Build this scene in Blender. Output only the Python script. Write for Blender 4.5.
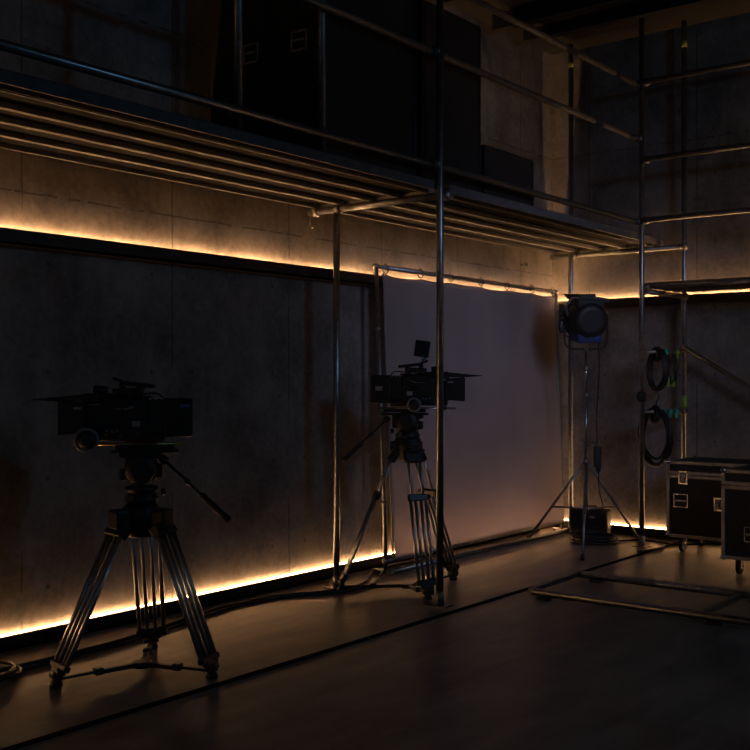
import bpy, bmesh, math, random
from mathutils import Vector, Matrix
random.seed(7)
PI = math.pi
SC = bpy.context.scene
COL = SC.collection
for o in list(bpy.data.objects): bpy.data.objects.remove(o)

# ---------------- camera ----------------
cd = bpy.data.cameras.new('camera'); cam = bpy.data.objects.new('camera', cd); COL.objects.link(cam)
cam.location = (5.23, 0, 1.5)
cam.rotation_euler = (PI/2, 0, math.radians(38.3))
cd.sensor_width = 36; cd.lens = 1050/750*36; cd.shift_y = 5/750
cd.clip_start = .05; cd.clip_end = 60
SC.camera = cam

# ---------------- world, lights, exposure ----------------
w = bpy.data.worlds.new('world'); SC.world = w; w.use_nodes = True
bg = w.node_tree.nodes['Background']
bg.inputs[0].default_value = (.62, .80, 1, 1); bg.inputs[1].default_value = .0085

def area(name, loc, target, size, power, color, sy=None, spread=PI):
    l = bpy.data.lights.new(name, 'AREA'); l.energy = power; l.color = color; l.size = size
    if sy: l.shape = 'RECTANGLE'; l.size_y = sy
    l.spread = spread
    o = bpy.data.objects.new(name, l); COL.objects.link(o); o.location = loc
    o.rotation_euler = (Vector(target)-Vector(loc)).to_track_quat('-Z', 'Y').to_euler()
    return o
area('studio_blue_light', (6.6, 5.2, 3.6), (1.0, 7.0, 1.2), .24, 12, (.2, .52, .9))
area('cloth_blue_light', (5.4, 5.2, 3.3), (.2, 8.25, 1.55), 1.2, 4.6, (.62, .62, .9), spread=math.radians(50))
area('studio_dim_light', (5.2, -2.5, 4.2), (1.0, 4.5, .6), .4, 4.0, (.36, .66, 1))
SC.view_settings.view_transform = 'Standard'; SC.view_settings.look = 'None'
SC.view_settings.exposure = 0; SC.view_settings.gamma = 1; SC.view_settings.use_curve_mapping = False
LED_UPPER = 128.0; LED_LOWER = 46.0

# ---------------- materials ----------------
def nodes(name):
    m = bpy.data.materials.new(name); m.use_nodes = True
    nt = m.node_tree; return m, nt, nt.nodes['Principled BSDF']
def mat(name, color, rough=.5, metal=0, var=.25, scale=14, spec=.5, bump=0):
    m, nt, b = nodes(name)
    tc = nt.nodes.new('ShaderNodeTexCoord'); n = nt.nodes.new('ShaderNodeTexNoise')
    n.inputs['Scale'].default_value = scale; n.inputs['Detail'].default_value = 4
    nt.links.new(tc.outputs['Object'], n.inputs['Vector'])
    r = nt.nodes.new('ShaderNodeValToRGB'); c = Vector(color)
    r.color_ramp.elements[0].position = .3; r.color_ramp.elements[1].position = .7
    r.color_ramp.elements[0].color = (*(c*(1-var)), 1); r.color_ramp.elements[1].color = (*(c*(1+var)), 1)
    nt.links.new(n.outputs['Fac'], r.inputs['Fac']); nt.links.new(r.outputs['Color'], b.inputs['Base Color'])
    b.inputs['Metallic'].default_value = metal; b.inputs['Specular IOR Level'].default_value = spec
    mr = nt.nodes.new('ShaderNodeMapRange'); mr.inputs['To Min'].default_value = rough*.8; mr.inputs['To Max'].default_value = min(1, rough*1.2)
    nt.links.new(n.outputs['Fac'], mr.inputs['Value']); nt.links.new(mr.outputs['Result'], b.inputs['Roughness'])
    if bump:
        bp = nt.nodes.new('ShaderNodeBump'); bp.inputs['Strength'].default_value = bump; bp.inputs['Distance'].default_value = .01
        nt.links.new(n.outputs['Fac'], bp.inputs['Height']); nt.links.new(bp.outputs['Normal'], b.inputs['Normal'])
    return m

def concrete(name, axis, joints_at, step, hjoints, base, rough=.75):
    """board-marked concrete: axis = horizontal axis of the wall (0 x, 1 y)"""
    m, nt, b = nodes(name); N = nt.nodes.new; L = nt.links.new
    def math_(op, a, bb=None, c=None):
        n = N('ShaderNodeMath'); n.operation = op
        for i, v in enumerate((a, bb, c)):
            if v is None: continue
            if isinstance(v, (int, float)): n.inputs[i].default_value = v
            else: L(v, n.inputs[i])
        return n.outputs[0]
    tc = N('ShaderNodeTexCoord'); sp = N('ShaderNodeSeparateXYZ'); L(tc.outputs['Object'], sp.inputs[0])
    h = sp.outputs[axis]; z = sp.outputs[2]
    def noise(scale, det=5, rg=.55, sc=None):
        n = N('ShaderNodeTexNoise'); n.inputs['Scale'].default_value = scale; n.inputs['Detail'].default_value = det; n.inputs['Roughness'].default_value = rg
        if sc:
            mp = N('ShaderNodeMapping'); mp.inputs['Scale'].default_value = sc; L(tc.outputs['Object'], mp.inputs[0]); L(mp.outputs[0], n.inputs['Vector'])
        else: L(tc.outputs['Object'], n.inputs['Vector'])
        return n.outputs['Fac']
    big = noise(2.0, 7, .66); fine = noise(24, 6, .6); streak = noise(2.2, 5, .6, (3, 3, .35))
    wob = math_('MULTIPLY', math_('SUBTRACT', noise(4), .5), .025)
    hh = math_('ADD', h, wob); zz = math_('ADD', z, wob)
    d = math_('ABSOLUTE', math_('SUBTRACT', math_('FRACT', math_('ADD', math_('DIVIDE', math_('SUBTRACT', hh, joints_at), step), .5)), .5))
    d = math_('MULTIPLY', d, step)
    jv = math_('LESS_THAN', d, .006)
    j = jv
    for hz in hjoints:
        j = math_('MAXIMUM', j, math_('LESS_THAN', math_('ABSOLUTE', math_('SUBTRACT', zz, hz)), .006))
    # tie holes beside each joint
    hx = math_('SUBTRACT', math_('ABSOLUTE', math_('SUBTRACT', d, .17)), 0)
    zf = math_('MULTIPLY', math_('ABSOLUTE', math_('SUBTRACT', math_('FRACT', math_('DIVIDE', z, .62)), .5)), .62)
    hole = math_('LESS_THAN', math_('ADD', math_('POWER', hx, 2), math_('POWER', zf, 2)), .00018)
    tone = math_('ADD', math_('MULTIPLY', big, 1.15), math_('ADD', math_('MULTIPLY', fine, .45), math_('MULTIPLY', streak, .25)))
    r = N('ShaderNodeMapRange'); r.inputs['From Min'].default_value = .72; r.inputs['From Max'].default_value = 1.12
    r.inputs['To Min'].default_value = .5; r.inputs['To Max'].default_value = 1.3; L(tone, r.inputs['Value'])
    # pores
    vo = N('ShaderNodeTexVoronoi'); vo.inputs['Scale'].default_value = 16; L(tc.outputs['Object'], vo.inputs['Vector'])
    pore = math_('MULTIPLY', math_('LESS_THAN', vo.outputs['Distance'], .07), math_('GREATER_THAN', noise(3), .52))
    dark = math_('MAXIMUM', math_('MULTIPLY', math_('MULTIPLY', j, math_('GREATER_THAN', streak, .47)), .5), math_('MAXIMUM', math_('MULTIPLY', hole, .45), math_('MULTIPLY', pore, .4)))
    v = math_('MULTIPLY', r.outputs[0], math_('SUBTRACT', 1, dark))
    vm = N('ShaderNodeVectorMath'); vm.operation = 'SCALE'; vm.inputs[0].default_value = base; L(v, vm.inputs['Scale'])
    L(vm.outputs[0], b.inputs['Base Color']); b.inputs['Roughness'].default_value = rough
    bp = N('ShaderNodeBump'); bp.inputs['Strength'].default_value = .5; bp.inputs['Distance'].default_value = .01
    L(math_('SUBTRACT', math_('ADD', math_('MULTIPLY', fine, .25), math_('MULTIPLY', big, .5)), dark), bp.inputs['Height'])
    L(bp.outputs[0], b.inputs['Normal'])
    return m

def floor_mat():
    m, nt, b = nodes('polished_concrete_floor'); N = nt.nodes.new; L = nt.links.new
    tc = N('ShaderNodeTexCoord')
    def noise(scale, sc):
        mp = N('ShaderNodeMapping'); mp.inputs['Scale'].default_value = sc; L(tc.outputs['Object'], mp.inputs[0])
        n = N('ShaderNodeTexNoise'); n.inputs['Scale'].default_value = scale; n.inputs['Detail'].default_value = 7; n.inputs['Roughness'].default_value = .6
        L(mp.outputs[0], n.inputs['Vector']); return n.outputs['Fac']
    a = noise(2.0, (1, 1, 1)); s = noise(3.0, (2.2, .5, 1)); g = noise(30, (1, 1, 1))
    mx = N('ShaderNodeMath'); mx.operation = 'MULTIPLY_ADD'; L(s, mx.inputs[0]); mx.inputs[1].default_value = .8; L(a, mx.inputs[2])
    r = N('ShaderNodeMapRange'); r.inputs['From Min'].default_value = .65; r.inputs['From Max'].default_value = 1.15; r.inputs['To Min'].default_value = .45; r.inputs['To Max'].default_value = 1.5; L(mx.outputs[0], r.inputs['Value'])
    vm = N('ShaderNodeVectorMath'); vm.operation = 'SCALE'; vm.inputs[0].default_value = (.22, .172, .138); L(r.outputs[0], vm.inputs['Scale'])
    L(vm.outputs[0], b.inputs['Base Color'])
    rr = N('ShaderNodeMapRange'); rr.inputs['From Min'].default_value = .35; rr.inputs['From Max'].default_value = .65; rr.inputs['To Min'].default_value = .32; rr.inputs['To Max'].default_value = .48; L(a, rr.inputs['Value'])
    L(rr.outputs[0], b.inputs['Roughness'])
    bp = N('ShaderNodeBump'); bp.inputs['Strength'].default_value = .15; bp.inputs['Distance'].default_value = .01
    L(g, bp.inputs['Height']); L(bp.outputs[0], b.inputs['Normal'])
    return m

def emit(name, color, strength):
    m, nt, b = nodes(name)
    b.inputs['Base Color'].default_value = (.8, .7, .5, 1)
    b.inputs['Emission Color'].default_value = (*color, 1); b.inputs['Emission Strength'].default_value = strength
    return m

M = {}
M['wall_l'] = concrete('concrete_wall_left', 1, 3.41, 1.1, [2.56, 3.75], (.235, .215, .2))
M['wall_b'] = concrete('concrete_wall_back', 0, .42, 1.1, [3.75], (.235, .215, .2))
M['floor'] = floor_mat()
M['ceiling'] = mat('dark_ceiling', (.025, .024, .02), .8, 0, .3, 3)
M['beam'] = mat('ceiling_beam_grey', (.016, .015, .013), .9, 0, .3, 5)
M['led_upper'] = emit('warm_led_upper', (1, .52, .22), LED_UPPER); M['led_lower'] = emit('warm_led_lower', (1, .52, .22), LED_LOWER)
M['channel'] = mat('black_channel', (.012, .011, .011), .55, 0, .2, 8)
M['steel'] = mat('galvanised_steel', (.30, .32, .34), .32, .95, .22, 22)
M['steel_dark'] = mat('weathered_galvanised_steel', (.22, .22, .22), .45, .85, .3, 18)
M['lip'] = mat('plank_rail_steel', (.26, .245, .23), .6, .3, .2, 10)
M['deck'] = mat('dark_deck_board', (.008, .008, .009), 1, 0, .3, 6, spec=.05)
M['edge'] = mat('dull_edge_steel', (.10, .10, .10), .75, .3, .3, 12)
M['coupler'] = mat('coupler_steel', (.25, .24, .23), .45, .9, .3, 40)
M['cam'] = mat('matte_black_camera', (.012, .012, .013), .5, 0, .3, 30)
M['cam2'] = mat('black_metal_satin', (.022, .022, .024), .36, .2, .3, 30)
M['chrome'] = mat('bright_metal', (.6, .6, .6), .25, 1, .15, 30)
M['alu'] = mat('aluminium_tube', (.42, .45, .5), .33, .95, .15, 20)
M['ring'] = mat('grey_focus_ring', (.17, .18, .19), .45, 0, .15, 30)
M['label'] = mat('pale_label', (.3, .3, .3), .5, 0, .2, 60)
M['brass'] = mat('brass_rod', (.5, .38, .18), .3, .9, .15, 20)
M['glass'] = mat('lens_glass', (.01, .012, .02), .06, 0, .1, 5, 1)
M['bluelogo'] = mat('blue_badge', (.03, .12, .4), .4, 0, .2, 60)
M['rubber'] = mat('black_rubber', (.012, .012, .012), .55, 0, .3, 30)
M['cable'] = mat('black_cable', (.014, .013, .013), .42, 0, .3, 20)
M['panel'] = mat('black_case_laminate', (.012, .012, .012), .5, 0, .3, 50, bump=.1)
M['trim'] = mat('case_aluminium', (.45, .43, .40), .42, .85, .25, 15)
M['lampblue'] = mat('blue_lamp_paint', (.02, .035, .16), .45, .1, .25, 20)
M['lampgrey'] = mat('lamp_silver', (.1, .1, .1), .45, .5, .3, 20)
M['green'] = mat('green_tape', (.16, .38, .05), .6, 0, .2, 30)
M['teal'] = mat('teal_velcro', (.03, .42, .3), .6, 0, .2, 30)
M['yellow'] = mat('yellow_tape', (.45, .42, .08), .6, 0, .2, 30)
M['joint'] = mat('floor_joint', (.006, .006, .006), 1, 0, .3, 20, spec=.03)
M['box'] = mat('black_box', (.01, .01, .01), .6, 0, .3, 20)
def cloth_mat():
    m, nt, b = nodes('white_diffusion_cloth'); N = nt.nodes.new; L = nt.links.new
    tc = N('ShaderNodeTexCoord'); n = N('ShaderNodeTexNoise'); n.inputs['Scale'].default_value = 2; n.inputs['Detail'].default_value = 5
    L(tc.outputs['Object'], n.inputs[0])
    r = N('ShaderNodeMapRange'); r.inputs['To Min'].default_value = .5; r.inputs['To Max'].default_value = .68; L(n.outputs[0], r.inputs[0])
    vm = N('ShaderNodeVectorMath'); vm.operation = 'SCALE'; vm.inputs[0].default_value = (1, .93, .96); L(r.outputs[0], vm.inputs['Scale'])
    L(vm.outputs[0], b.inputs['Base Color']); b.inputs['Roughness'].default_value = .85
    t = N('ShaderNodeBsdfTranslucent'); L(vm.outputs[0], t.inputs[0])
    mx = N('ShaderNodeMixShader'); mx.inputs[0].default_value = .62
    L(b.outputs[0], mx.inputs[1]); L(t.outputs[0], mx.inputs[2])
    L(mx.outputs[0], nt.nodes['Material Output'].inputs[0]); return m
M['cloth'] = cloth_mat()

# ---------------- geometry helpers ----------------
class MB:
    def __init__(s): s.bm = bmesh.new()
    def box(s, c, d, rot=None, bev=0):
        t = bmesh.new(); bmesh.ops.create_cube(t, size=1)
        bmesh.ops.scale(t, vec=d, verts=t.verts)
        if bev: bmesh.ops.bevel(t, geom=t.edges[:], offset=bev, segments=2, affect='EDGES', profile=.5)
        if rot is not None: bmesh.ops.transform(t, matrix=rot.to_4x4(), verts=t.verts)
        bmesh.ops.translate(t, vec=c, verts=t.verts); s._add(t); return s
    def bar(s, a, b, wd, ht, bev=0, up=(0, 0, 1)):
        a, b = Vector(a), Vector(b); d = b-a; x = d.normalized(); y = Vector(up).cross(x)
        if y.length < 1e-4: y = Vector((0, 1, 0)).cross(x)
        y.normalize(); z = x.cross(y)
        return s.box((a+b)/2, (d.length, wd, ht), Matrix((x, y, z)).transposed(), bev)
    def tube(s, a, b, r, r2=None, seg=14, cap=True):
        a, b = Vector(a), Vector(b); d = b-a
        t = bmesh.new(); bmesh.ops.create_cone(t, cap_ends=cap, segments=seg, radius1=r, radius2=r if r2 is None else r2, depth=d.length)
        q = d.to_track_quat('Z', 'Y').to_matrix().to_4x4()
        bmesh.ops.transform(t, matrix=Matrix.Translation((a+b)/2) @ q, verts=t.verts)
        for f in t.faces: f.smooth = len(f.verts) == 4
        s._add(t); return s
    def lathe(s, prof, c, axis=(0, 0, 1), seg=24):
        """prof: list of (radius, height along axis)"""
        q = Vector(axis).to_track_quat('Z', 'Y').to_matrix(); c = Vector(c); rings = []
        for r, h in prof:
            rings.append([s.bm.verts.new(c + q @ Vector((max(r, 1e-4)*math.cos(2*PI*i/seg), max(r, 1e-4)*math.sin(2*PI*i/seg), h))) for i in range(seg)])
        for k in range(len(rings)-1):
            for i in range(seg):
                j = (i+1) % seg
                f = s.bm.faces.new((rings[k][i], rings[k][j], rings[k+1][j], rings[k+1][i])); f.smooth = True
        s.bm.faces.new(rings[0][::-1]); s.bm.faces.new(rings[-1]); return s
    def path(s, pts, r, seg=8, closed=False, smooth=True, sub=6):
        P = [Vector(p) for p in pts]
        if smooth and len(P) > 2:
            Q = []; n = len(P)
            for i in range(n if closed else n-1):
                p0 = P[(i-1) % n] if (closed or i > 0) else P[i]; p1 = P[i]; p2 = P[(i+1) % n]
                p3 = P[(i+2) % n] if (closed or i+2 < n) else p2
                for k in range(sub):
                    t = k/sub
                    Q.append(.5*((2*p1)+(p2-p0)*t+(2*p0-5*p1+4*p2-p3)*t*t+(3*p1-p0-3*p2+p3)*t**3))
            if not closed: Q.append(P[-1])
            P = Q
        n = len(P); rings = []; N0 = None
        for i, p in enumerate(P):
            a = P[(i-1) % n] if (closed or i > 0) else p; b = P[(i+1) % n] if (closed or i < n-1) else p
            T = (b-a)
            if T.length < 1e-7: T = Vector((0, 0, 1))
            T.normalize()
            if N0 is None: N0 = T.orthogonal()
            N0 = (N0 - T*N0.dot(T)).normalized(); B = T.cross(N0)
            rings.append([s.bm.verts.new(p+r*(math.cos(2*PI*k/seg)*N0+math.sin(2*PI*k/seg)*B)) for k in range(seg)])
        for i in range(n if closed else n-1):
            A, Bq = rings[i], rings[(i+1) % n]
            off = 0
            if closed and i == n-1:
                off = min(range(seg), key=lambda o: (A[0].co-Bq[o].co).length)
            for k in range(seg):
                f = s.bm.faces.new((A[k], A[(k+1) % seg], Bq[(k+1+off) % seg], Bq[(k+off) % seg])); f.smooth = True
        if not closed: s.bm.faces.new(rings[0][::-1]); s.bm.faces.new(rings[-1])
        return s
    def prism(s, poly, y0, y1):
        """polygon in local x,z extruded along y"""
        a = [s.bm.verts.new((x, y0, z)) for x, z in poly]; b = [s.bm.verts.new((x, y1, z)) for x, z in poly]
        n = len(poly); s.bm.faces.new(a); s.bm.faces.new(b[::-1])
        for i in range(n): s.bm.faces.new((a[(i+1) % n], a[i], b[i], b[(i+1) % n]))
        return s
    def sphere(s, c, r, sc=(1, 1, 1)):
        t = bmesh.new(); bmesh.ops.create_icosphere(t, subdivisions=2, radius=r); bmesh.ops.scale(t, vec=sc, verts=t.verts)
        bmesh.ops.translate(t, vec=c, verts=t.verts)
        for f in t.faces: f.smooth = True
        s._add(t); return s
    def _add(s, t):
        me = bpy.data.meshes.new('tmp'); t.to_mesh(me); t.free(); s.bm.from_mesh(me); bpy.data.meshes.remove(me)
    def build(s, name, m, parent=None, label=None):
        bmesh.ops.recalc_face_normals(s.bm, faces=s.bm.faces)
        me = bpy.data.meshes.new(name); s.bm.to_mesh(me); s.bm.free(); me.materials.append(M[m] if isinstance(m, str) else m)
        o = bpy.data.objects.new(name, me); COL.objects.link(o)
        if parent is not None: o.parent = parent
        if label: o['label'] = label
        return o
def tag(o, label, cat, group=None, kind=None):
    o['label'] = label; o['category'] = cat
    if group: o['group'] = group
    if kind: o['kind'] = kind
    return o
def thing(name, label, cat, loc=(0, 0, 0), rz=0, group=None):
    o = bpy.data.objects.new(name, None); COL.objects.link(o); o.location = loc; o.rotation_euler = (0, 0, rz)
    o.empty_display_size = .1
    return tag(o, label, cat, group)
def structure(o, label=None):
    o['kind'] = 'structure'
    if label: o['label'] = label
    return o
def copy_tree(src, parent=None):
    c = src.copy(); COL.objects.link(c)
    if parent is not None: c.parent = parent
    for ch in [o for o in bpy.data.objects if o.parent == src]: copy_tree(ch, c)
    return c

# ---------------- room ----------------
CZ = 4.82; BY = 9.54
structure(MB().box((4.5, 3.3, -.05), (9.3, 12.8, .1)).build('floor', 'floor'), 'dark polished concrete floor')
structure(MB().box((-.1, 3.3, CZ/2), (.2, 12.8, CZ)).build('wall_left', 'wall_l'), 'grey board-formed concrete wall with panel joints')
structure(MB().box((4.5, BY+.1, CZ/2), (9.3, .2, CZ)).build('wall_back', 'wall_b'), 'grey concrete wall at the far end')
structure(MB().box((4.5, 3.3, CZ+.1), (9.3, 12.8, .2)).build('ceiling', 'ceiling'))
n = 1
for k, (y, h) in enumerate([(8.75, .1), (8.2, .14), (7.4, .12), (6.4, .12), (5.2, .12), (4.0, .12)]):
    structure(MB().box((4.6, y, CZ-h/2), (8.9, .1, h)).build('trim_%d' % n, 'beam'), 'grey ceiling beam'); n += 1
structure(MB().box((1.42, 3.3, .002), (.045, 12.8, .004)).build('trim_%d' % n, 'joint'), 'dark joint strip across the floor'); n += 1

# light channels: black U profile with the strip inside, fixed to the wall
def channel_y(z0, z1, name):
    global n
    m = MB(); d = .042 if z0 < 1 else .075
    m.box((d/2, 2.65, z0+.006), (d, 13.1, .012)).box((d-.005, 2.65, (z0+z1)/2), (.01, 13.1, z1-z0)).box((.019, 2.65, z1-.030 if z0 > 1 else z1-.012), (.037, 13.1, .012))
    structure(m.build(name, 'channel'), 'black channel along the left wall')
def channel_x(z0, z1, name):
    m = MB(); d = .042 if z0 < 1 else .075
    m.box((4.4, BY-d/2, z0+.006), (8.7, d, .012)).box((4.4, BY-d+.005, (z0+z1)/2), (8.7, .01, z1-z0)).box((4.4, BY-.019, z1-.030 if z0 > 1 else z1-.012), (8.7, .037, .012))
    structure(m.build(name, 'channel'), 'black channel along the far wall')
channel_y(0.002, .083, 'baseboard_left'); channel_x(0.002, .083, 'baseboard_back')
channel_y(2.25, 2.335, 'trim_%d' % n); n += 1
channel_x(2.21, 2.295, 'trim_%d' % n); n += 1
def strip(label, a, b, lm, group='warm light strips'):
    t = thing('light_strip', label, 'light', a, 0, group)
    a = Vector(a); b = Vector(b); d = b-a; segs = max(1, round(d.length/1.6)); m = MB()
    for i in range(segs):
        p = d*(i/segs); q = d*((i+1)/segs); m.bar(p, q, .010, .006 if lm == 'led_lower' else .004)
    m.build('light_emitting_diodes', lm, t)
    MB().bar(Vector((0, 0, -.007)), d+Vector((0, 0, -.007)), .014, .004).build('backing_tape', 'label', t)
    return t
for zz, zb, dz, nm in ((.083, .083, .004, 'lower'), (2.335, 2.295, -.016, 'upper')):
    strip('warm glowing light strip along the left wall, the %s of its two' % nm, (.017, -2.9, zz+dz), (.017, 9.46, zz+dz), 'led_'+nm)
    strip('warm glowing light strip along the far wall, the %s of its two' % nm, (.05, BY-.017, zb+dz), (8.6, BY-.017, zb+dz), 'led_'+nm)

# ---------------- scaffold ----------------
R0 = .0242
def coupler(p, axis, parent, along=(0, 0, 1)):
    m = MB(); p = Vector(p); a = Vector(along).normalized(); b = Vector(axis).normalized()
    m.lathe([(R0+.004, -.028), (R0+.011, -.024), (R0+.011, .024), (R0+.004, .028)], p, a, 12)
    m.lathe([(R0+.004, -.028), (R0+.011, -.024), (R0+.011, .024), (R0+.004, .028)], p+a.cross(b)*.0, b, 12)
    c = a.cross(b)
    m.tube(p+c*(R0+.004), p+c*(R0+.045), .008, seg=8).box(p+c*(R0+.045), (.022, .022, .022), bev=.003)
    return m.build('coupler', 'coupler', parent)
FX, RX = 1.25, .32; Y1, Y2 = 5.735, 8.92
sc = thing('scaffold', 'steel tube scaffold gantry running along the left wall under the dark deck', 'scaffold', (FX, Y1, 0))
def spart(name, a, b, r=R0, m='steel', root=None, label=None):
    root = root or sc; o = Vector(root.location)
    return MB().tube(Vector(a)-o, Vector(b)-o, r, seg=18).build(name, m, root, label)
def base_plate(x, y, root):
    o = Vector(root.location); c = Vector((x, y, 0))-o
    MB().box(c+Vector((0, 0, .004)), (.13, .13, .007), bev=.001).tube(c+Vector((0, 0, .007)), c+Vector((0, 0, .10)), .030, .027, 12).build('base_plate', 'coupler', root)
def cpl(p, axis, along=(0, 0, 1), root=None):
    root = root or sc; return coupler(Vector(p)-Vector(root.location), axis, root, along)
STD = [(FX, Y1, .01, 4.81), (RX, 5.77, .01, 2.70), (FX, Y2, .01, 4.81), (RX, 9.34, .01, 4.81), (FX, 2.2, .01, 4.81), (RX, 2.2, .01, 2.74)]
for x, y, a, b in STD:
    spart('standard', (x, y, a), (x, y, b)); base_plate(x, y, sc)
# transoms
for y, x0, x1 in ((5.79, .04, 1.22), (9.40, .07, 1.42), (2.25, .04, 1.22)):
    spart('transom', (x0, y, 2.735), (x1, y, 2.735), m='steel_dark')
cpl((RX, 5.78, 2.735), (1, 0, 0)); cpl((FX, 5.81, 2.735), (1, 0, 0)); cpl((RX, 9.38, 2.735), (1, 0, 0)); cpl((.10, 5.79, 2.735), (0, 1, 0), (1, 0, 0))
# guard rails along y
for z, y1 in ((4.17, 8.9), (3.68, 8.9), (2.93, 8.95)):
    spart('guard_rail', (FX-.045, -1.4, z), (FX-.045, y1, z), m='steel_dark' if z > 3 else 'steel')
    for y in (Y1, Y2):
        cpl((FX-.022, y, z), (0, 1, 0))
# guard posts standing on the deck
for x, y, z1 in ((FX-.1, 3.977, 4.81), (FX-.1, 4.66, 4.81)):
    spart('guard_post', (x, y, 2.83), (x, y, z1), m='steel_dark'); cpl((x, y, 2.95), (0, 1, 0))
# tape on the standards
o = Vector(sc.location)
def band(p, m, root=sc, name='tape_band', ln=.05, lab=None):
    p = Vector(p)-Vector(root.location); MB().tube(p-Vector((0, 0, ln/2)), p+Vector((0, 0, ln/2)), R0+.002, seg=18).build(name, m, root, lab)
band((RX, 9.34, 4.61), 'yellow', lab='yellow tape band')
# diagonal bay bracket near the first transom (hook hanging down)
MB().path([Vector((.055, 5.79, 2.72))-o, Vector((.05, 5.79, 2.66))-o, Vector((.07, 5.79, 2.62))-o], .006).build('hook', 'coupler', sc)

# second tower at the right
tw = thing('scaffold_tower', 'steel tube scaffold tower in the right corner above the road cases', 'scaffold', (1.46, 9.38, 0))
def tp(name, a, b, r=R0, m='steel', label=None): return spart(name, a, b, r, m, tw, label)
TX = 3.9
for x, y in ((1.46, 9.38), (TX, Y2), (TX, 9.38)):
    tp('standard', (x, y, .01), (x, y, 4.81)); base_plate(x, y, tw)
for z in (4.17, 3.475, 2.93):
    tp('guard_rail', (FX+.04, Y2-.045, z), (TX+.1, Y2-.045, z), m='steel_dark'); cpl((FX+.05, Y2-.02, z), (1, 0, 0), root=tw)
tp('ledger', (FX+.03, Y2+.03, 2.348), (TX, Y2+.03, 2.348), r=.028)
tp('transom', (FX+.02, Y2+.02, 2.30), (1.46, 9.36, 2.27), m='steel_dark'); cpl((FX+.05, Y2+.01, 2.335), (1, 0, 0), root=tw)
cpl((1.46, 9.38, 2.27), (1, 0, 0), root=tw); cpl((1.46, 9.38, 2.735), (1, 0, 0), root=tw)
tp('brace', (1.48, 9.33, 1.80), (3.8, 9.33, .38), r=.021); cpl((1.47, 9.35, 1.79), (1, 0, -.6), root=tw)
tp('cable_bar', (FX, Y2+.03, 1.755), (1.48, 9.40, 1.755), r=.016, m='coupler'); tp('cable_bar', (FX, Y2+.03, 1.21), (1.48, 9.40, 1.21), r=.016, m='coupler')
for z in (1.755, 1.21): cpl((1.46, 9.37, z), (.4, 1, 0), root=tw)
band((1.46, 9.38, 1.30), 'green', tw, ln=.11, lab='green tape band'); band((1.46, 9.38, 4.60), 'yellow', tw, ln=.06, lab='yellow tape band')
for j in range(2):
    t = thing('deck_plank', 'dark deck plank on the right corner scaffold tower, the %s' % ('nearer to the room' if j == 0 else 'nearer to the far wall'), 'plank', (2.6, 9.07+.215*j, 2.345), 0, 'deck planks of the corner tower')
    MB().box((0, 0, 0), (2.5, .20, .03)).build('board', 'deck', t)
    for s_ in (-1, 1): MB().box((0, s_*.102, -.006), (2.5, .006, .055)).box((0, s_*.094, -.030), (2.5, .022, .005)).build('side_rail', 'steel_dark', t)

# deck planks of the gantry: dark board between two steel rails with a lower lip
edges = [(.087, .337), (.341, .597), (.602, .842), (.846, 1.11)]
ordn = ['closest to the wall', 'second from the wall', 'third from the wall', 'fourth from the wall']
for bay, (ya, yb) in (('left of the prop', (2.1, 5.86)), ('right of the prop', (5.70, 9.47))):
    for k, (xa, xb) in enumerate(edges):
        zz = 2.79 + (.0 if ya < 3 else .0)
        if ya > 3: ya2 = 5.875
        else: ya2 = ya
        L = yb-ya2; t = thing('deck_plank', 'dark deck plank with steel edges, %s, %s' % (bay, ordn[k]), 'plank', ((xa+xb)/2, (ya2+yb)/2, zz), 0, 'deck planks of the gantry')
        wd = xb-xa
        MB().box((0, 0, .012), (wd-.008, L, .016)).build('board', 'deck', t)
        for s_ in (-1, 1):
            MB().box((s_*(wd/2-.002), 0, 0), (.004, L, .054)).box((s_*(wd/2-.007), 0, -.0255), (.014, L, .003)).build('side_rail', 'lip', t)
        for s_ in (-1, 1): MB().box((0, s_*(L/2-.01), 0), (wd-.01, .018, .04)).build('end_cap', 'lip', t)
for lab, ya, yb in (('near bay', 2.1, 5.78), ('far bay', 5.90, 9.47)):
    tag(MB().box((1.217, (ya+yb)/2, 2.795), (.006, yb-ya, .06)).box((1.170, (ya+yb)/2, 2.822), (.10, yb-ya, .006)).box((1.212, (ya+yb)/2, 2.767), (.014, yb-ya, .004)).box((1.123, (ya+yb)/2, 2.795), (.005, yb-ya, .058)).build('deck_edge_beam', 'edge'), 'grey steel edge beam on the outer side of the deck, %s' % lab, 'beam', 'deck edge beams')

# ---------------- road cases ----------------
def latch(parent, x, y, z, s=1):
    m = MB(); m.box((x, y, z), (.085*s, .012, .12*s), bev=.003)
    MB().box((x, y-.004, z), (.056*s, .012, .086*s), bev=.003).build('latch_dish', 'coupler', m_l := m.build('latch', 'chrome', parent))
    MB().box((x, y-.014, z), (.020, .012, .075*s), bev=.003).tube((x-.022, y-.014, z+.012), (x+.022, y-.014, z+.012), .013, seg=10).build('butterfly_key', 'trim', m_l)
def handle(parent, x, y, z, s=1):
    p = MB().box((x, y, z+.055*s), (.13*s, .012, .012), bev=.003).box((x, y, z-.055*s), (.13*s, .012, .012), bev=.003).box((x-.06*s, y, z), (.012, .012, .11*s), bev=.003).box((x+.06*s, y, z), (.012, .012, .11*s), bev=.003)
    for i in range(4): p.sphere((x-.045*s+i*.03*s, y-.007, z+.056*s), .005)
    p = p.build('handle', 'chrome', parent)
    MB().box((x, y-.002, z), (.108*s, .008, .10*s)).build('handle_dish', 'panel', p)
    MB().path([(x-.04*s, y-.006, z), (x-.038*s, y-.02, z), (x+.038*s, y-.02, z), (x+.04*s, y-.006, z)], .009, smooth=False).build('grip', 'trim', p)
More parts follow.
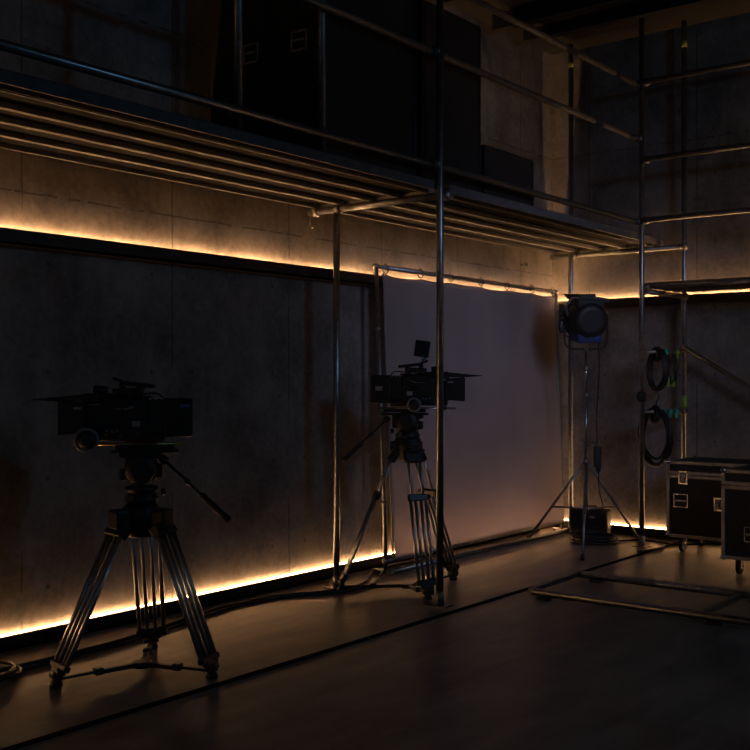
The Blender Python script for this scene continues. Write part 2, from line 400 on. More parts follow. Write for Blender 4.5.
def flight_case(label, x, y, z, w_, d, z0, z1, items, casters=True, rz=0, group='black road cases', split=.82, name='road_case'):
    """x,y = left front foot; local y=0 is the front face"""
    t = thing(name, label, 'road case', (x, y, z), rz, group)
    h = z1-z0; e = .028
    zs = z0+h*split
    MB().box((w_/2, d/2, (z0+zs)/2-.004), (w_-.012, d-.012, zs-z0-.012)).build('body', 'panel', t)
    MB().box((w_/2, d/2, (zs+z1)/2+.004), (w_-.012, d-.012, z1-zs-.012)).build('lid', 'panel', t)
    for nm, a, b in (('body_trim', z0, zs), ('lid_trim', zs+.004, z1)):
        m = MB()
        for zz in (a+e/2, b-e/2):
            for yy in (e/2-.002, d-e/2+.002): m.box((w_/2, yy, zz), (w_-.01, e, e), bev=.004)
            for xx in (e/2-.002, w_-e/2+.002): m.box((xx, d/2, zz), (e, d-.01, e), bev=.004)
        for xx in (e/2-.002, w_-e/2+.002):
            for yy in (e/2-.002, d-e/2+.002): m.box((xx, yy, (a+b)/2), (e, e, b-a), bev=.004)
        m.build(nm, 'trim', t)
    for xx in (.012, w_-.012):
        for yy in (.012, d-.012):
            for zz in (z0+.012, z1-.012): MB().sphere((xx, yy, zz), .026).build('ball_corner', 'chrome', t)
    for kind, hx, hz in items:
        (latch if kind == 'l' else handle)(t, hx, -.004, hz)
    if casters:
        for xx in (.10, w_-.10):
            for yy in (.10, d-.10):
                q = MB().box((xx, yy, z0-.005), (.09, .09, .008)).box((xx-.022, yy+.008, z0-.045), (.005, .045, .075), bev=.002).box((xx+.022, yy+.008, z0-.045), (.005, .045, .075), bev=.002).tube((xx-.028, yy+.015, z0-.062), (xx+.028, yy+.015, z0-.062), .007, seg=8).build('caster', 'chrome', t)
                zr = (z0-.006)/2
                MB().lathe([(zr*.75, -.017), (zr, -.012), (zr, .012), (zr*.75, .017)], (xx, yy+.015, zr+.0015), (1, 0, 0), 20).build('wheel', 'cam2', q)
    return t
flight_case('black road case with aluminium edges against the far wall, partly hidden by the other case', 1.56, 8.74, 0, 1.0, .62, .14, .80,
            [('l', .15, .66), ('h', .13, .46), ('l', .46, .45), ('l', .82, .66)])
flight_case('black road case with aluminium edges cut by the right picture border, nearest to the room', 2.312, 8.0, 0, 1.0, .62, .125, .815,
            [('l', .27, .68), ('h', .24, .33), ('l', .78, .68)])
tag(MB().tube((2.20, 8.95, .832), (2.9, 9.25, .832), .018, seg=12).build('steel_pipe', 'steel'), 'short steel pipe lying on top of the rear road case', 'pipe')

# on the deck
def cabinet(label, ya, yb, z1, hs, split=False, x0=.14, x1=1.11):
    t = thing('equipment_cabinet', label, 'cabinet', (x1, ya, 2.815), PI/2, 'black cabinets on the deck')
    w_ = yb-ya; h = z1-2.815; d = x1-x0
    MB().box((w_/2, d/2, h/2), (w_, d, h), bev=.01).build('body', 'box', t)
    m = MB()
    for xx in (.010, w_-.010): m.box((xx, .002, h/2), (.022, .02, h-.02), bev=.003)
    for zz in (.012, h-.012): m.box((w_/2, .004, zz), (w_-.03, .02, .02), bev=.003)
    m.build('edge_trim', 'cam2', t)
    for hx, hz in hs: handle(t, hx, -.006, hz-2.815, 1.05)
    return t
cab = cabinet('tall black cabinet on the deck with two handles on its end, left of the pair', 4.71, 5.66, 4.06, [])
for hx in (.52, .93):      # handles on the end that faces along the gantry
    h_ = bpy.data.objects.new('handle', None)
    p = MB().box((-.006, hx and 1.11-hx, .74+.056), (.012, .13, .012), bev=.003).box((-.006, 1.11-hx, .74-.056), (.012, .13, .012), bev=.003).box((-.006, 1.11-hx-.06, .74), (.012, .012, .11), bev=.003).box((-.006, 1.11-hx+.06, .74), (.012, .012, .11), bev=.003)
    for i in range(4): p.sphere((-.013, 1.11-hx-.045+i*.03, .796), .006)
    p = p.build('handle', 'trim', cab); MB().box((-.003, 1.11-hx, .74), (.008, .108, .10)).build('handle_dish', 'panel', p)
    MB().path([(-.006, 1.11-hx-.04, .74), (-.02, 1.11-hx-.038, .74), (-.02, 1.11-hx+.038, .74), (-.006, 1.11-hx+.04, .74)], .009, smooth=False).build('grip', 'trim', p)
    bpy.data.objects.remove(h_)
cabinet('tall black cabinet on the deck without handles, right of the pair', 5.72, 6.445, 4.06, [])
cabinet('low black box on the deck right of the tall cabinets', 6.50, 7.21, 3.22, [], x0=.5)

# ---------------- cloth frame ----------------
fr = thing('backdrop_frame', 'grey tube frame leaning at the left wall that holds the pale cloth', 'frame', (.26, 6.42, 0))
fo = Vector(fr.location)
def fp(name, a, b, r=.018, m='steel'): return MB().tube(Vector(a)-fo, Vector(b)-fo, r, seg=14).build(name, m, fr)
fp('post', (.27, 6.42, .02), (.17, 6.42, 2.39)); fp('post', (.25, 9.30, .02), (.17, 9.30, 2.37))
fp('top_rail', (.17, 6.40, 2.385), (.17, 9.33, 2.375)); fp('lower_rail', (.262, 6.42, .10), (.245, 9.3, .10)); fp('floor_rail', (.31, 6.40, .02), (.29, 9.32, .02), .02)
fp('foot', (.15, 6.42, .02), (.33, 6.42, .02)); fp('foot', (.15, 9.30, .02), (.31, 9.30, .02))
for p in ((.17, 6.42, 2.385), (.17, 9.3, 2.375), (.262, 6.42, .10), (.247, 9.3, .10)):
    MB().sphere(Vector(p)-fo, .026, (1, 1.2, 1)).build('corner_joint', 'coupler', fr)
for zz, yy in ((1.9, 6.42), (.75, 6.42), (.55, 6.42)):
    MB().lathe([(.019, -.012), (.024, -.008), (.024, .008), (.019, .012)], Vector((.27-.10*zz/2.39, yy, zz))-fo, (0, 0, 1), 14).build('clamp_collar', 'coupler', fr)
TIES = [6.53, 7.0, 7.44, 7.92, 8.36, 8.82, 9.24]
m = MB(); ny, nz = 120, 60; ya, yb = 6.50, 9.25; rows = []
for j in range(nz+1):
    row = []
    for i in range(ny+1):
        y = ya+(yb-ya)*i/ny
        k = max(q for q in range(len(TIES)) if TIES[q] <= max(y, 6.53)); 
        k = min(k, len(TIES)-2); u = (y-TIES[k])/(TIES[k+1]-TIES[k]); u = min(max(u, 0), 1)
        ztop = 2.330 - (.012+.010*math.sin(k*2.3+1))*math.sin(PI*u)
        z = .11+(ztop-.11)*j/nz
        f = (z-.11)/2.2
        x = .262-.095*f + .006*math.sin(y*5+z*1.5)+.004*math.sin(y*13+z*3)*f + .010*math.sin(y*2.1+1)*(1-f) + .018
        x += .004*math.cos(2*PI*(y-6.53)/.455)*max(0, f-.6)*2.5
        row.append(m.bm.verts.new((x, y, z)))
    rows.append(row)
for j in range(nz):
    for i in range(ny):
        f = m.bm.faces.new((rows[j][i], rows[j][i+1], rows[j+1][i+1], rows[j+1][i])); f.smooth = True
bc = m.build('backdrop_cloth', 'cloth'); tag(bc, 'large pale diffusion cloth tied to the tube frame at the left wall', 'cloth')
sm = bc.modifiers.new('thickness', 'SOLIDIFY'); sm.thickness = .002
MB().path([(.285, 6.49, .11), (.188, 6.49, 2.335)], .009, smooth=False).build('side_hem', 'label', bc)
MB().path([(.275, 9.26, .11), (.188, 9.26, 2.33)], .009, smooth=False).build('side_hem', 'label', bc)
for y in TIES:
    MB().path([(.186, y, 2.335), (.205, y+.004, 2.37), (.17, y+.008, 2.415), (.145, y, 2.38), (.17, y-.004, 2.345)], .004, closed=True, sub=4).build('tie', 'cable', bc)

# ---------------- tripods ----------------
def tripod(label, feet, crown, two=False):
    cx = sum(f[0] for f in feet)/3; cy = sum(f[1] for f in feet)/3
    t = thing('camera_tripod', label, 'tripod', (cx, cy, 0), 0, 'camera tripods')
    z = crown
    MB().lathe([(.06, -.05), (.085, -.035), (.095, .02), (.10, .06), (.095, .10), (.075, .12)], (0, 0, z), seg=24).build('crown', 'cam', t)
    for i, f in enumerate(feet):
        f = Vector((f[0]-cx, f[1]-cy, 0)); u = Vector((f.x, f.y, 0)).normalized(); s_ = Vector((-u.y, u.x, 0))
        top = u*(.095 if two else .128)+Vector((0, 0, z+.02)); foot = f+Vector((0, 0, .05)); d = (foot-top)
        leg = MB()
        q = .8 if two else 1
        leg.bar(top-u*.02, top+d*.08, .165*q, .06*q, .010).box(top-u*.005+Vector((0, 0, .03)), (.09*q, .10*q, .10*q), Matrix.Rotation(math.atan2(u.y, u.x), 3, 'Z'), .015)
        leg = leg.build('leg', 'cam', t)
        for k in (-1, 1): MB().tube(top+s_*.05*k, top+s_*.07*k, .012, seg=12).build('lock_knob', 'cam2', leg)
        if two:
            mid = .33
            for k in (-1, 1): MB().tube(top+d*.05+s_*.045*k, top+d*(mid+.03)+s_*.043*k, .010, seg=10).build('upper_tube', 'alu', leg)
            MB().bar(top+d*(mid-.02), top+d*(mid+.03), .145, .036, .006).tube(top+d*mid+s_*.07, top+d*mid+s_*.095, .014, seg=10).build('leg_lock', 'cam2', leg)
            for k in (-1, -.36, .36, 1): MB().tube(top+d*mid+s_*.058*k, top+d*.93+s_*.055*k, .011, seg=10).build('lower_tube', 'alu', leg)
        else:
            for k in (-1, 1): MB().tube(top+d*.05+s_*.070*k, top+d*.93+s_*.066*k, .0125, seg=10).build('outer_tube', 'alu', leg)
            for k in (-1, 1): MB().tube(top+d*.05+s_*.025*k, top+d*.93+s_*.023*k, .0115, seg=10).build('inner_tube', 'alu', leg)
        wb = .145 if two else .17
        MB().bar(top+d*.915, top+d*.955, wb, .036, .008).bar(top+d*.94, top+d*.98, wb*.6, .036, .008).bar(top+d*.97, top+d*1.0, .045, .035, .006).build('leg_bracket', 'cam2', leg)
        MB().tube(f+Vector((0, 0, .055))-s_*.035, f+Vector((0, 0, .055))+s_*.035, .022, seg=12).lathe([(.03, 0.001), (.032, .012), (.022, .03), (.016, .05)], f, seg=16).tube(f+s_*.036+Vector((0, 0, .03)), f+s_*.036+Vector((0, 0, .095)), .013, seg=8).build('rubber_foot', 'rubber', leg)
    sp = MB(); sp.lathe([(.05, .018), (.055, .022), (.055, .04), (.04, .046)], (0, 0, 0), seg=20); sp = sp.build('spreader_hub', 'cam2', t)
    for f in feet:
        f = Vector((f[0]-cx, f[1]-cy, 0)); MB().bar(f*.08+Vector((0, 0, .032)), f*.55+Vector((0, 0, .032)), .030, .022, .004).bar(f*.5+Vector((0, 0, .036)), f*.96+Vector((0, 0, .036)), .018, .014, .003).box(f*.52+Vector((0, 0, .038)), (.045, .045, .036), Matrix.Rotation(math.atan2(f.y, f.x), 3, 'Z'), .006).build('spreader_arm', 'cam2', t)
    return t, cx, cy
def fluid_head(t, z0, rz, h, hand_a, hand_b):
    """pan head, part of the tripod. local x = lens direction"""
    Rm = Matrix.Rotation(rz, 3, 'Z')
    def V(x, y, z): return Rm @ Vector((x, y, z))
    m = MB(); m.lathe([(.065, 0), (.085, .012), (.088, .035), (.07, .05), (.066, .06), (.082, .066), (.085, .09), (.06, .095)], (0, 0, z0), seg=28)
    m.box(V(0, 0, z0+h*.66), (.16, .12, h*.44), Rm, .02)
    for s_ in (-1, 1):
        m.lathe([(.03, 0), (.074, .004), (.080, .02), (.074, .036), (.04, .044)], V(.0, s_*.058, z0+h*.68), V(0, s_, 0), 24)
        m.lathe([(.02, 0), (.025, .004), (.022, .022)], V(.045*s_, s_*.085, z0+.04), V(s_*.3, s_, 0), 14)
    m.box(V(0, 0, z0+h-.022), (.22, .11, .03), Rm, .006).box(V(.09, 0, z0+h*.55), (.04, .07, .06), Rm, .01).box(V(-.09, 0, z0+h*.62), (.04, .07, .07), Rm, .01)
    hd = m.build('fluid_head', 'cam', t)
    MB().box(V(-.02, 0, z0+h-.004), (.34, .085, .016), Rm, .003).build('sliding_plate', 'cam2', hd)
    MB().lathe([(.012, 0), (.018, .004), (.018, .02), (.01, .024)], V(-.10, 0, z0+.06), V(-1, 0, .1), 12).build('lock_knob', 'cam2', hd)
    a, b = Vector(hand_a), Vector(hand_b); d = b-a
    ph = MB().tube(a, a+d*.62, .0085, seg=10).lathe([(.018, -.02), (.022, -.01), (.022, .02), (.012, .026)], a, d, 14).build('pan_handle', 'cam2', t)
    MB().lathe([(.010, 0), (.017, .01), (.0155, .05), (.018, .09), (.016, .14), (.019, d.length*.42), (.012, d.length*.44)], a+d*.57, d, 14).build('grip', 'rubber', ph)
    MB().lathe([(.009, 0), (.015, .004), (.015, .03), (.009, .034)], a+d*.33, d, 12).build('clamp_collar', 'cam2', ph)

# ---------------- cinema cameras ----------------
def cinema_camera(label, loc, rz, s, ffx, ffr, monitor, logo):
    """local x = lens direction, s = side (+1/-1 on y) that carries the follow focus"""
    t = thing('cinema_camera', label, 'camera', loc, rz, 'cinema cameras on tripods')
    B = MB().box((.085, 0, .155), (.24, .13, .215), bev=.012).box((.09, s*.067, .16), (.19, .012, .16), bev=.004).box((-.02, 0, .07), (.20, .11, .06), bev=.008)
    for i in range(5): B.box((.05+i*.03, s*.074, .235), (.018, .006, .014), bev=.002)
    b = B.build('body', 'cam', t)
    MB().box((.155, 0, .155), (.02, .115, .18), bev=.004).build('mount_plate', 'cam2', t)
    # side details
    dt = MB().box((.02, s*.0755, .135), (.04, .003, .028)); dt.build('name_plate', 'label', b)
    for px, pz, pr_ in ((.14, .095, .008), (.165, .10, .006), (.115, .10, .006), (.17, .08, .004), (.10, .075, .005)): MB().lathe([(pr_*.9, 0), (pr_, .002), (pr_*.8, .006)], (px, s*.075, pz), (0, s, 0), 12).build('button', 'alu', b)
    MB().box((.10, s*.078, .212), (.055, .01, .006), bev=.002).build('side_rail', 'alu', b); MB().bar((.03, s*.078, .222), (.075, s*.078, .208), .008, .007, .002, up=(0, s, 0)).build('lever', 'alu', b)
    MB().box((.05, s*.074, .17), (.07, .004, .035), bev=.001).build('display', 'glass', b)
    # battery and recorder at the rear
    q = MB().box((-.075, 0, .165), (.09, .11, .19), bev=.008).build('recorder', 'cam', t)
    MB().box((-.19, 0, .165), (.145, .12, .20), bev=.010).build('battery', 'cam2', t)
    lb = MB().box((-.225, s*.0612, .225), (.05, .003, .016)).build('badge', 'bluelogo', t) if logo else MB().box((-.20, s*.0612, .17), (.05, .003, .03)).build('badge', 'label', t)
    for i in range(3): MB().tube((-.11+i*.03, s*.05, .255), (-.11+i*.03, s*.07, .262), .006, seg=8).build('connector', 'alu', t)
    MB().path([(-.20, s*.06, .12), (-.17, s*.10, .09), (-.08, s*.10, .06), (0, s*.09, .08), (.03, s*.075, .12)], .005).build('cable', 'cable', t); MB().path([(-.12, s*.05, .26), (-.08, s*.09, .29), (.02, s*.09, .28), (.06, s*.07, .25)], .005).build('cable', 'cable', t)
    # lens
    MB().lathe([(.050, 0), (.052, .02), (.044, .024), (.044, .045), (.050, .048), (.050, .07), (.046, .073), (.058, .08), (.064, .085), (.066, .13)], (.165, 0, .165), (1, 0, 0), 28).build('lens', 'cam2', t)
    # matte box: hood open at front
    mbx = MB(); x0, x1 = .275, .405; zc = .165
    for sx in (-1, 1): mbx.prism([(x0, zc-.075), (x1, zc-.082), (x1, zc+.082), (x0, zc+.070)], sx*.090, sx*.083)
    mbx.box(((x0+x1)/2, 0, zc+.077), (x1-x0, .18, .006), Matrix.Rotation(-.09, 3, 'Y'), .001).box(((x0+x1)/2, 0, zc-.077), (x1-x0, .18, .006), Matrix.Rotation(.09, 3, 'Y'), .001)
    mbx.box((x0+.006, 0, zc+.062), (.014, .19, .05)).box((x0+.006, 0, zc-.062), (.014, .19, .05)).box((x0+.006, .07, zc), (.014, .045, .09)).box((x0+.006, -.07, zc), (.014, .045, .09))
    mbx = mbx.build('matte_box', 'cam', t)
    MB().lathe([(.038, 0), (.030, .008), (.012, .013)], (.298, 0, .165), (1, 0, 0), 24).build('front_element', 'glass', t)
    MB().prism([(.20, .292), (.30, .284), (.42, .272), (.53, .262), (.53, .258), (.42, .250), (.20, .250)], -.085, .085).build('top_flag', 'cam', mbx)
    MB().box((.31, s*.092, .215), (.04, .004, .012)).build('latch', 'label', mbx)
    # rods and plates
    for yy in (-.03, .03): MB().tube((-.21, yy, .028), (.34, yy, .028), .0075, seg=10).build('support_rod', 'brass' if logo else 'chrome', t)
    MB().box((-.02, 0, .012), (.30, .09, .022), bev=.004).box((.26, 0, .032), (.035, .10, .030), bev=.004).build('base_plate', 'cam', t)
    # follow focus
    ff = MB().box((ffx, s*.055, .055), (.045, .07, .05), bev=.006).lathe([(.026, 0), (.030, .01), (.026, .02)], (ffx, s*.06, .09), (0, s, 0), 20).build('follow_focus', 'cam', t)
    MB().lathe([(ffr-.006, 0), (ffr-.003, .002), (ffr-.003, .020), (ffr-.010, .023), (ffr*.5, .018)], (ffx, s*.088, .055), (0, s, 0), 32).build('focus_wheel', 'cam2', ff)
    MB().lathe([(ffr*.74, 0), (ffr*.78, .003), (ffr, .003), (ffr, 0)], (ffx, s*.112, .055), (0, s, 0), 40).build('dial_ring_back', 'ring', ff)
    MB().lathe([(ffr*.70, 0), (ffr*.72, .006), (.02, .012)], (ffx, s*.112, .055), (0, s, 0), 32).build('wheel_hub', 'cam', ff)
    # top handle and viewfinder
    hn = MB().bar((-.07, 0, .325), (.11, 0, .345), .034, .022, .008).bar((.08, 0, .265), (.10, 0, .34), .028, .03, .006).bar((.01, 0, .262), (-.01, 0, .33), .024, .024, .006)
    hn.box((.06, 0, .27), (.22, .07, .014), bev=.003).build('top_handle', 'cam', t)
    MB().bar((.09, s*.0, .35), (.145, s*.0, .368), .03, .018, .004).build('handle_tip', 'cam', t); MB().bar((.02, s*.05, .30), (.14, s*.05, .296), .045, .038, .008).lathe([(.022, 0), (.028, .008), (.028, .03), (.018, .034)], (.02, s*.05, .30), (-1, 0, 0), 16).build('viewfinder', 'cam', t)
    MB().box((.215, 0, .262), (.16, .10, .055), bev=.012).tube((.17, 0, .30), (.24, 0, .305), .026, seg=14).box((.23, s*.045, .17), (.08, .05, .12), bev=.01).build('focus_motor', 'cam', t); MB().box((.22, 0, .085), (.13, .07, .07), bev=.01).build('lens_support', 'cam', t)
    if monitor:
        mm = MB().bar((.10, 0, .34), (.125, 0, .39), .018, .016, .003).tube((.11, -.018, .375), (.11, .018, .375), .012, seg=10)
        mm.build('monitor_arm', 'chrome', t)
        Rt = Matrix.Rotation(.14, 3, 'Y')
        mo = MB().box((.105, s*.02, .452), (.108, .024, .118), Rt, .006).build('monitor', 'cam', t)
        MB().box((.105, s*.034, .452), (.092, .004, .10), Rt).build('screen', 'glass', mo)
    return t

t1, cx, cy = tripod('aluminium camera tripod with four-tube legs in front, under the left camera', [(.825, 3.062), (1.31, 3.64), (.61, 3.84)], .74)
r1 = math.radians(226)
def fr_pt(lat, z, X=0, tow=0):     # a point relative to a tripod axis: across, height, towards the room
    a = math.radians(38.3); return (math.cos(a)*lat+math.sin(a)*tow, math.sin(a)*lat-math.cos(a)*tow, z)
fluid_head(t1, .86, r1, .275, fr_pt(.12, 1.09, tow=.02), fr_pt(.47, .79, tow=.12))
cinema_camera('black cinema camera with a blue badge on its battery, left camera, lens pointing left', (cx, cy, 1.142), r1, 1, .262, .064, False, True)
t2, cx, cy = tripod('two-stage aluminium camera tripod in front of the pale cloth, under the far camera', [(.42, 5.70), (1.06, 5.86), (.807, 6.545)], 0.975, True)
r2 = math.radians(31)
fluid_head(t2, 1.075, r2, .187, fr_pt(-.15, 1.22, tow=.02), fr_pt(-.46, .93, tow=.08))
cinema_camera('black cinema camera with a small upright monitor, before the pale cloth, lens pointing right', (cx, cy, 1.270), r2, -1, .055, .052, True, False)

# ---------------- lamp on its stand ----------------
st = thing('light_stand', 'tall steel three-legged light stand in the far corner by the cloth', 'stand', (.86, 8.6, 0))
cxs, cys = .86, 8.6
MB().tube((0, 0, .30), (0, 0, .80), .019, seg=14).build('column', 'steel', st)
MB().tube((0, 0, .79), (0, 0, 1.35), .016, seg=14).build('column', 'steel', st); MB().tube((0, 0, 1.34), (0, 0, 1.758), .012, seg=14).build('column', 'chrome', st)
for z in (.76, 1.36, 1.60): MB().lathe([(.020, -.02), (.027, -.015), (.027, .02), (.018, .025)], (0, 0, z), seg=16).tube((.02, 0, z), (.05, -.02, z), .007, seg=8).build('collar', 'coupler', st)
for fx, fy in ((.285, 8.56), (1.165, 7.94), (1.10, 9.20)):
    f = Vector((fx-cxs, fy-cys, .015)); top = Vector((0, 0, .75))+f*.04
    if fy < 8: f = Vector((f.x*1.02, f.y*1.02, .015))
    lg = MB().tube(top, f, .013, seg=12).build('leg', 'steel_dark', st)
    MB().lathe([(.017, 0), (.019, .02), (.016, .05)], f-Vector((0, 0, .012)), (0, 0, 1), 12).build('rubber_foot', 'rubber', lg)
    k = top.lerp(f, .56); MB().tube((0, 0, k.z), k, .008, seg=8).build('brace', 'steel_dark', st)
MB().lathe([(.020, -.015), (.028, -.01), (.028, .01), (.02, .015)], (0, 0, .34), seg=14).build('brace_collar', 'coupler', st)

lamp_dir = Vector((-.80, -.35, -.30)).normalized()
ry = math.atan2(lamp_dir.y, lamp_dir.x)
lp = thing('studio_lamp', 'black studio spotlight with barn doors and blue underside on the tall stand', 'lamp', (cxs, cys, 1.79), math.radians(38.3))
# local frame: x across the picture, y away from the room, z up
c0 = Vector((0, 0, .255)); ax = Vector((-.12, .95, .15)).normalized()
sd = ax.cross(Vector((0, 0, 1))).normalized(); up = sd.cross(ax)
Rl = Matrix((sd, ax, up)).transposed()
h = MB().lathe([(.10, -.16), (.15, -.15), (.175, -.09), (.18, .02), (.175, .10), (.185, .105), (.185, .13), (.16, .13)], c0, ax, 32)
h.box(c0+Rl @ Vector((0, -.02, .145)), (.26, .22, .08), Rl, .02)
for i in range(6): h.box(c0+Rl @ Vector((0, -.11+i*.035, .185)), (.22, .008, .02), Rl, .002)
h = h.build('housing', 'cam', lp)
MB().box(c0+Rl @ Vector((0, -.02, -.15)), (.23, .24, .10), Rl, .015).build('lower_housing', 'lampblue', h, 'blue painted underside')
MB().box(c0+Rl @ Vector((.03, -.145, -.14)), (.10, .006, .03), Rl, .002).build('rating_plate', 'bluelogo', h)
MB().lathe([(.15, 0), (.11, .02), (.04, .03)], c0+ax*.12, ax, 28).build('lens', 'glass', lp)
for sx, sz in ((1, 0), (-1, 0), (0, 1), (0, -1)):
    d = Rl @ Vector((sx, 0, sz)); e = c0+ax*.135+d*.175; tip = e+ax*.11+d*(.035 if sz == 1 else .0)
    MB().bar(e, tip, .24 if sx else .28, .003, 0, up=(d.cross(ax).cross((tip-e).normalized()))).build('barn_door', 'cam', lp)
MB().bar(c0+Vector((-.06, 0, .205)), c0+Vector((.20, -.02, .165)), .10, .035, .008).box(c0+Vector((.03, 0, .21)), (.10, .06, .04), bev=.01).build('top_flap', 'cam', lp)
MB().path([c0+Vector((-.17, -.05, .02)), c0+Vector((-.19, -.06, .11)), c0+Vector((-.13, -.05, .19)), c0+Vector((-.05, -.05, .18))], .012).build('safety_loop', 'lampgrey', lp)
MB().path([Vector((-.185, 0, .30)), Vector((-.19, 0, .20)), Vector((-.19, 0, .06)), Vector((-.16, 0, .005)), Vector((-.10, 0, -.012)), Vector((.10, 0, -.012)), Vector((.16, 0, .005)), Vector((.19, 0, .06)), Vector((.19, 0, .20)), Vector((.185, 0, .30))], .010, sub=4).build('yoke', 'cam', lp)
MB().tube((-.15, 0, .27), (-.24, 0, .27), .012, seg=10).lathe([(.02, 0), (.032, .006), (.032, .03), (.02, .036)], (-.20, 0, .27), (-1, 0, 0), 14).tube((.15, 0, .27), (.20, 0, .27), .012, seg=10).bar((-.215, 0, .30), (-.225, 0, .16), .02, .02, .004).sphere((-.22, 0, .16), .028).build('tilt_knob', 'cam2', lp)
MB().tube((0, 0, -.03), (0, 0, -.005), .022, seg=14).build('spigot_socket', 'coupler', lp)
cb = MB().path([(cxs+.10, cys+.02, 1.98), (cxs+.10, cys+.06, 1.6), (cxs+.07, cys+.07, 1.2), (cxs+.08, cys+.06, .93)], .006)
cb.path([(cxs+.10, cys+.05, .70), (cxs+.08, cys+.10, .5), (cxs+.06, cys+.22, .33), (cxs-.06, cys+.36, .18)], .006)
tag(cb.build('lamp_cable', 'cable'), 'thin black cable hanging from the studio lamp beside its stand', 'cable')
cn = thing('power_connector', 'small black connector box hanging on the light stand', 'connector', (cxs+.085, cys+.055, .70), math.radians(38.3))
MB().box((0, 0, .11), (.065, .05, .19), bev=.012).build('body', 'cam', cn); MB().path([(-.0, 0, .21), (-.05, 0, .24), (-.09, 0, .20)], .006).build('hook', 'cam2', cn)
MB().lathe([(.018, 0), (.022, .01), (.022, .035), (.012, .045)], (.01, 0, .02), (0, 0, -1), 12).build('plug', 'rubber', cn)

bx = thing('ballast_box', 'black lamp ballast box on the floor behind the light stand', 'ballast', (.585, 9.23, 0), math.radians(12))
MB().box((0, 0, .137), (.37, .17, .245), bev=.02).build('body', 'box', bx)
MB().path([(-.07, 0, .255), (-.06, 0, .285), (.06, 0, .285), (.07, 0, .255)], .009, smooth=False).build('handle', 'cam2', bx)
m = MB()
for sx in (-.14, .14):
    for sy in (-.07, .07): m.tube((sx, sy, .001), (sx, sy, .015), .014, seg=10)
m.build('rubber_foot', 'rubber', bx)
MB().box((.04, -.087, .19), (.05, .004, .02)).build('label_plate', 'label', bx)

# ---------------- cables ----------------
def coil(name, label, c, rx, rz_, axis, turns, r=.0075, jit=.02, drop=.0, group=None, tie='teal'):
    """hanging coil in the plane normal to axis"""
    a = Vector(axis).normalized(); u = a.cross(Vector((0, 0, 1))).normalized(); v = Vector((0, 0, 1)); c = Vector(c)
    o = tag(MB().bm and bpy.data.objects.new(name, None), label, 'cable', group) if False else None
    m = MB(); pts = []
    N = turns*14
    for i in range(N+1):
        th = 2*PI*i/14 + PI/2; lay = .10*math.sin(i//14*2.1); kx = .93+lay+random.uniform(-jit, jit)*2; kz = .95+lay*.7+random.uniform(-jit, jit)*1.5
        sag = (1-math.sin(th))/2*drop*((i//14) % 3)/2
        pts.append(c+u*rx*kx*math.cos(th)+v*(rz_*kz*math.sin(th)-sag)+a*(.045*((i/N)-.5)+random.uniform(-.006, .006)))
    m.path(pts, r, seg=7, sub=3)
    return m
bar = (Vector((1.48, 9.40, 0))-Vector((1.25, 8.95, 0))).normalized()
cdefs = [('upper coil of black cable hanging from the top bar between the scaffold tubes', 1.755, (1.325, 9.09), .118, .185, 15, .03, 'u'),
         ('lower, wider coil of black cable hanging from the lower bar between the scaffold tubes', 1.21, (1.315, 9.07), .195, .235, 14, .08, 'l')]
for lab, zb, (x, y), rx, rz_, tn, drop, k in cdefs:
    m = coil('cable_coil', lab, (x, y, zb+.016+.008-rz_+.01), rx, rz_, bar if k == 'u' else (.45, 1, 0), tn, .009, .02, drop)
    o = tag(m.build('cable_coil', 'cable'), lab, 'cable', 'cable coils on the scaffold')
    MB().path([(x, y, zb+.04), (x+.03, y-.02, zb), (x+.02, y-.02, zb-.07), (x-.03, y+.02, zb-.07), (x-.03, y+.02, zb)], .018 if k == 'u' else .03, closed=True, sub=3).build('strap', 'rubber', o)
    if k == 'u':
        MB().path([(x, y-.01, zb-.37), (x+.015, y, zb-.40), (x-.01, y, zb-.46), (x+.0, y, zb-.52)], .006).build('tail', 'cable', o)
m = coil('c', '', (1.40, 9.25, 1.60), .05, .14, bar, 2, .007, .02)
o = tag(m.build('cable_coil', 'cable'), 'short narrow coil of black cable with green ends beside the right scaffold tube', 'cable', 'cable coils on the scaffold')
for dx in (-.03, .01): MB().tube((1.40+dx, 9.24+dx*.6, 1.44), (1.40+dx, 9.24+dx*.6, 1.53), .016, seg=10).build('connector_sleeve', 'green', o, 'green sleeve')
def wrap(f, z, mtl, lab):
    p = Vector((1.25, 8.95, z)).lerp(Vector((1.48, 9.40, z)), f)
    m = MB().lathe([(.018, -.018), (.026, -.014), (.026, .014), (.018, .018)], p, bar, 16).box(p-Vector((0, 0, .035)), (.024, .02, .045), bev=.004)
    tag(m.build('cable_tie', mtl), lab, 'cable tie', 'cable ties on the bars')
wrap(.50, 1.755, 'teal', 'teal hook and loop tie on the upper bar beside the upper coil')
wrap(.76, 1.755, 'green', 'green hook and loop tie on the upper bar near the right tube')
wrap(.46, 1.21, 'teal', 'teal tie on the lower bar, closest to the coil')
wrap(.60, 1.21, 'teal', 'teal tie on the lower bar, the middle of three')
wrap(.74, 1.21, 'teal', 'teal tie on the lower bar, closest to the right tube')
kc = MB().lathe([(.02, -.045), (.036, -.04), (.036, .04), (.02, .045)], (FX, Y2, 1.35), (0, 0, 1), 16).box((FX-.0, Y2-.035, 1.35), (.05, .05, .06), bev=.006)
tag(kc.build('tube_clamp', 'rubber'), 'black clamp on the scaffold tube left of the cable coils', 'clamp')

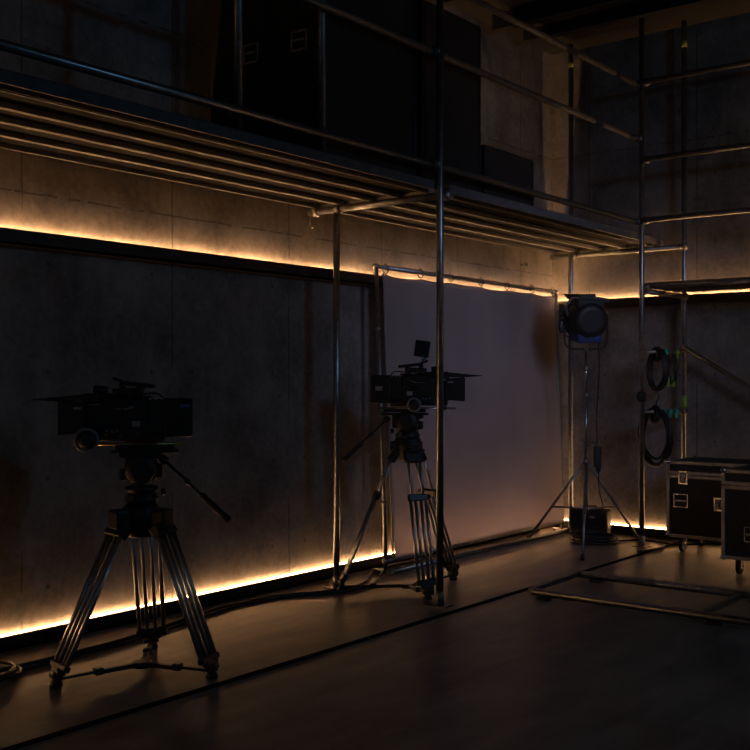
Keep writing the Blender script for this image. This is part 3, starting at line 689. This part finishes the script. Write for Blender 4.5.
z = .010
tag(MB().path([(.46, .4, z), (.40, 1.8, z), (.38, 3.04, z), (.38, 3.39, z), (.37, 3.73, z), (.32, 4.06, z), (.19, 4.65, z), (.17, 4.94, z), (.22, 5.29, z), (.36, 5.58, z), (.40, 5.95, z), (.19, 6.38, z), (.12, 6.9, z)], .010).build('floor_cable', 'cable'), 'thick black cable along the lower wall channel, closer to the wall', 'cable', 'cables on the floor by the wall')
tag(MB().path([(.56, .4, z), (.50, 1.8, z), (.46, 3.10, z), (.45, 3.40, z), (.44, 3.70, z), (.38, 4.10, z), (.25, 4.70, z), (.23, 5.0, z), (.27, 5.28, z), (.42, 5.55, z), (.50, 5.80, z), (.42, 6.1, z), (.20, 6.55, z+.03), (.20, 7.0, z)], .009).build('floor_cable', 'cable'), 'thick black cable beside the first one, closer to the left tripod', 'cable', 'cables on the floor by the wall')
def floor_coil(label, x, y, r, turns, name='cable_coil', rr=.010, sq=1, kz=.012):
    m = MB(); pts = []; N = turns*14
    for i in range(N+1):
        th = 2*PI*i/14; lay = i/14; q = r*(1+.10*math.sin(lay*2.4)+random.uniform(-.02, .02))
        pts.append((x+q*math.cos(th), y+q*sq*math.sin(th), .012+kz*lay+.004*math.sin(th*1.5)))
    m.path(pts, rr, seg=8, sub=3); return tag(m.build(name, 'cable'), label, 'cable')
floor_coil('loops of black cable on the floor at the left picture edge', .36, 2.93, .19, 3, rr=.009, kz=.008)
floor_coil('flat coil of black cable on the floor in front of the ballast box', .83, 8.84, .19, 6)
tag(MB().path([(.96, 9.0, .012), (1.05, 9.15, .010), (1.12, 9.22, .010), (1.3, 9.2, .010), (1.45, 9.16, .010), (1.52, 9.3, .010), (1.6, 9.4, .010), (2.6, 9.44, .010)], .009).build('floor_cable', 'cable'), 'black cable from the floor coil towards the road cases', 'cable')
tag(MB().path([(1.38, 8.55, .010), (1.45, 8.85, .010), (1.42, 9.05, .010), (1.48, 9.15, .010), (1.7, 9.42, .010)], .009).build('floor_cable', 'cable'), 'black cable on the floor between the scaffold foot and the rear road case', 'cable')

# ---------------- tube frame lying on the floor ----------------
lf = thing('floor_frame', 'long rectangular steel frame lying on the floor at the right', 'frame', (1.57, 6.34, 0))
a = [(0.03, 0, .045), (2.9, .02, .045), (2.9, .79, .045), (-.03, .79, .045)]
MB().tube(a[0], a[1], .026).build('long_bar', 'steel', lf); MB().tube(a[3], a[2], .026).build('long_bar', 'steel', lf)
MB().bar((0, .03, .045), (-.03, .77, .045), .04, .03, .005).build('cross_bar', 'coupler', lf); MB().bar((1.2, .03, .045), (1.2, .77, .045), .04, .03, .005).build('cross_bar', 'coupler', lf); MB().bar((2.9, .03, .045), (2.9, .77, .045), .04, .03, .005).build('cross_bar', 'coupler', lf)
for x in (.12, 1.3, 2.7):
    for y in (0, .79): MB().box((x, y, .01), (.08, .06, .02)).build('rubber_pad', 'rubber', lf)
# small eye bolt under the deck by the far wall
eb = MB().tube((.002, 8.9, 2.62), (.06, 8.9, 2.62), .006, seg=8).path([(.075, 8.9+.022*math.cos(q*PI/4), 2.62+.022*math.sin(q*PI/4)) for q in range(8)], .005, closed=True, sub=2)
tag(eb.build('eye_bolt', 'coupler'), 'small steel eye bolt in the left wall under the deck end', 'bolt')
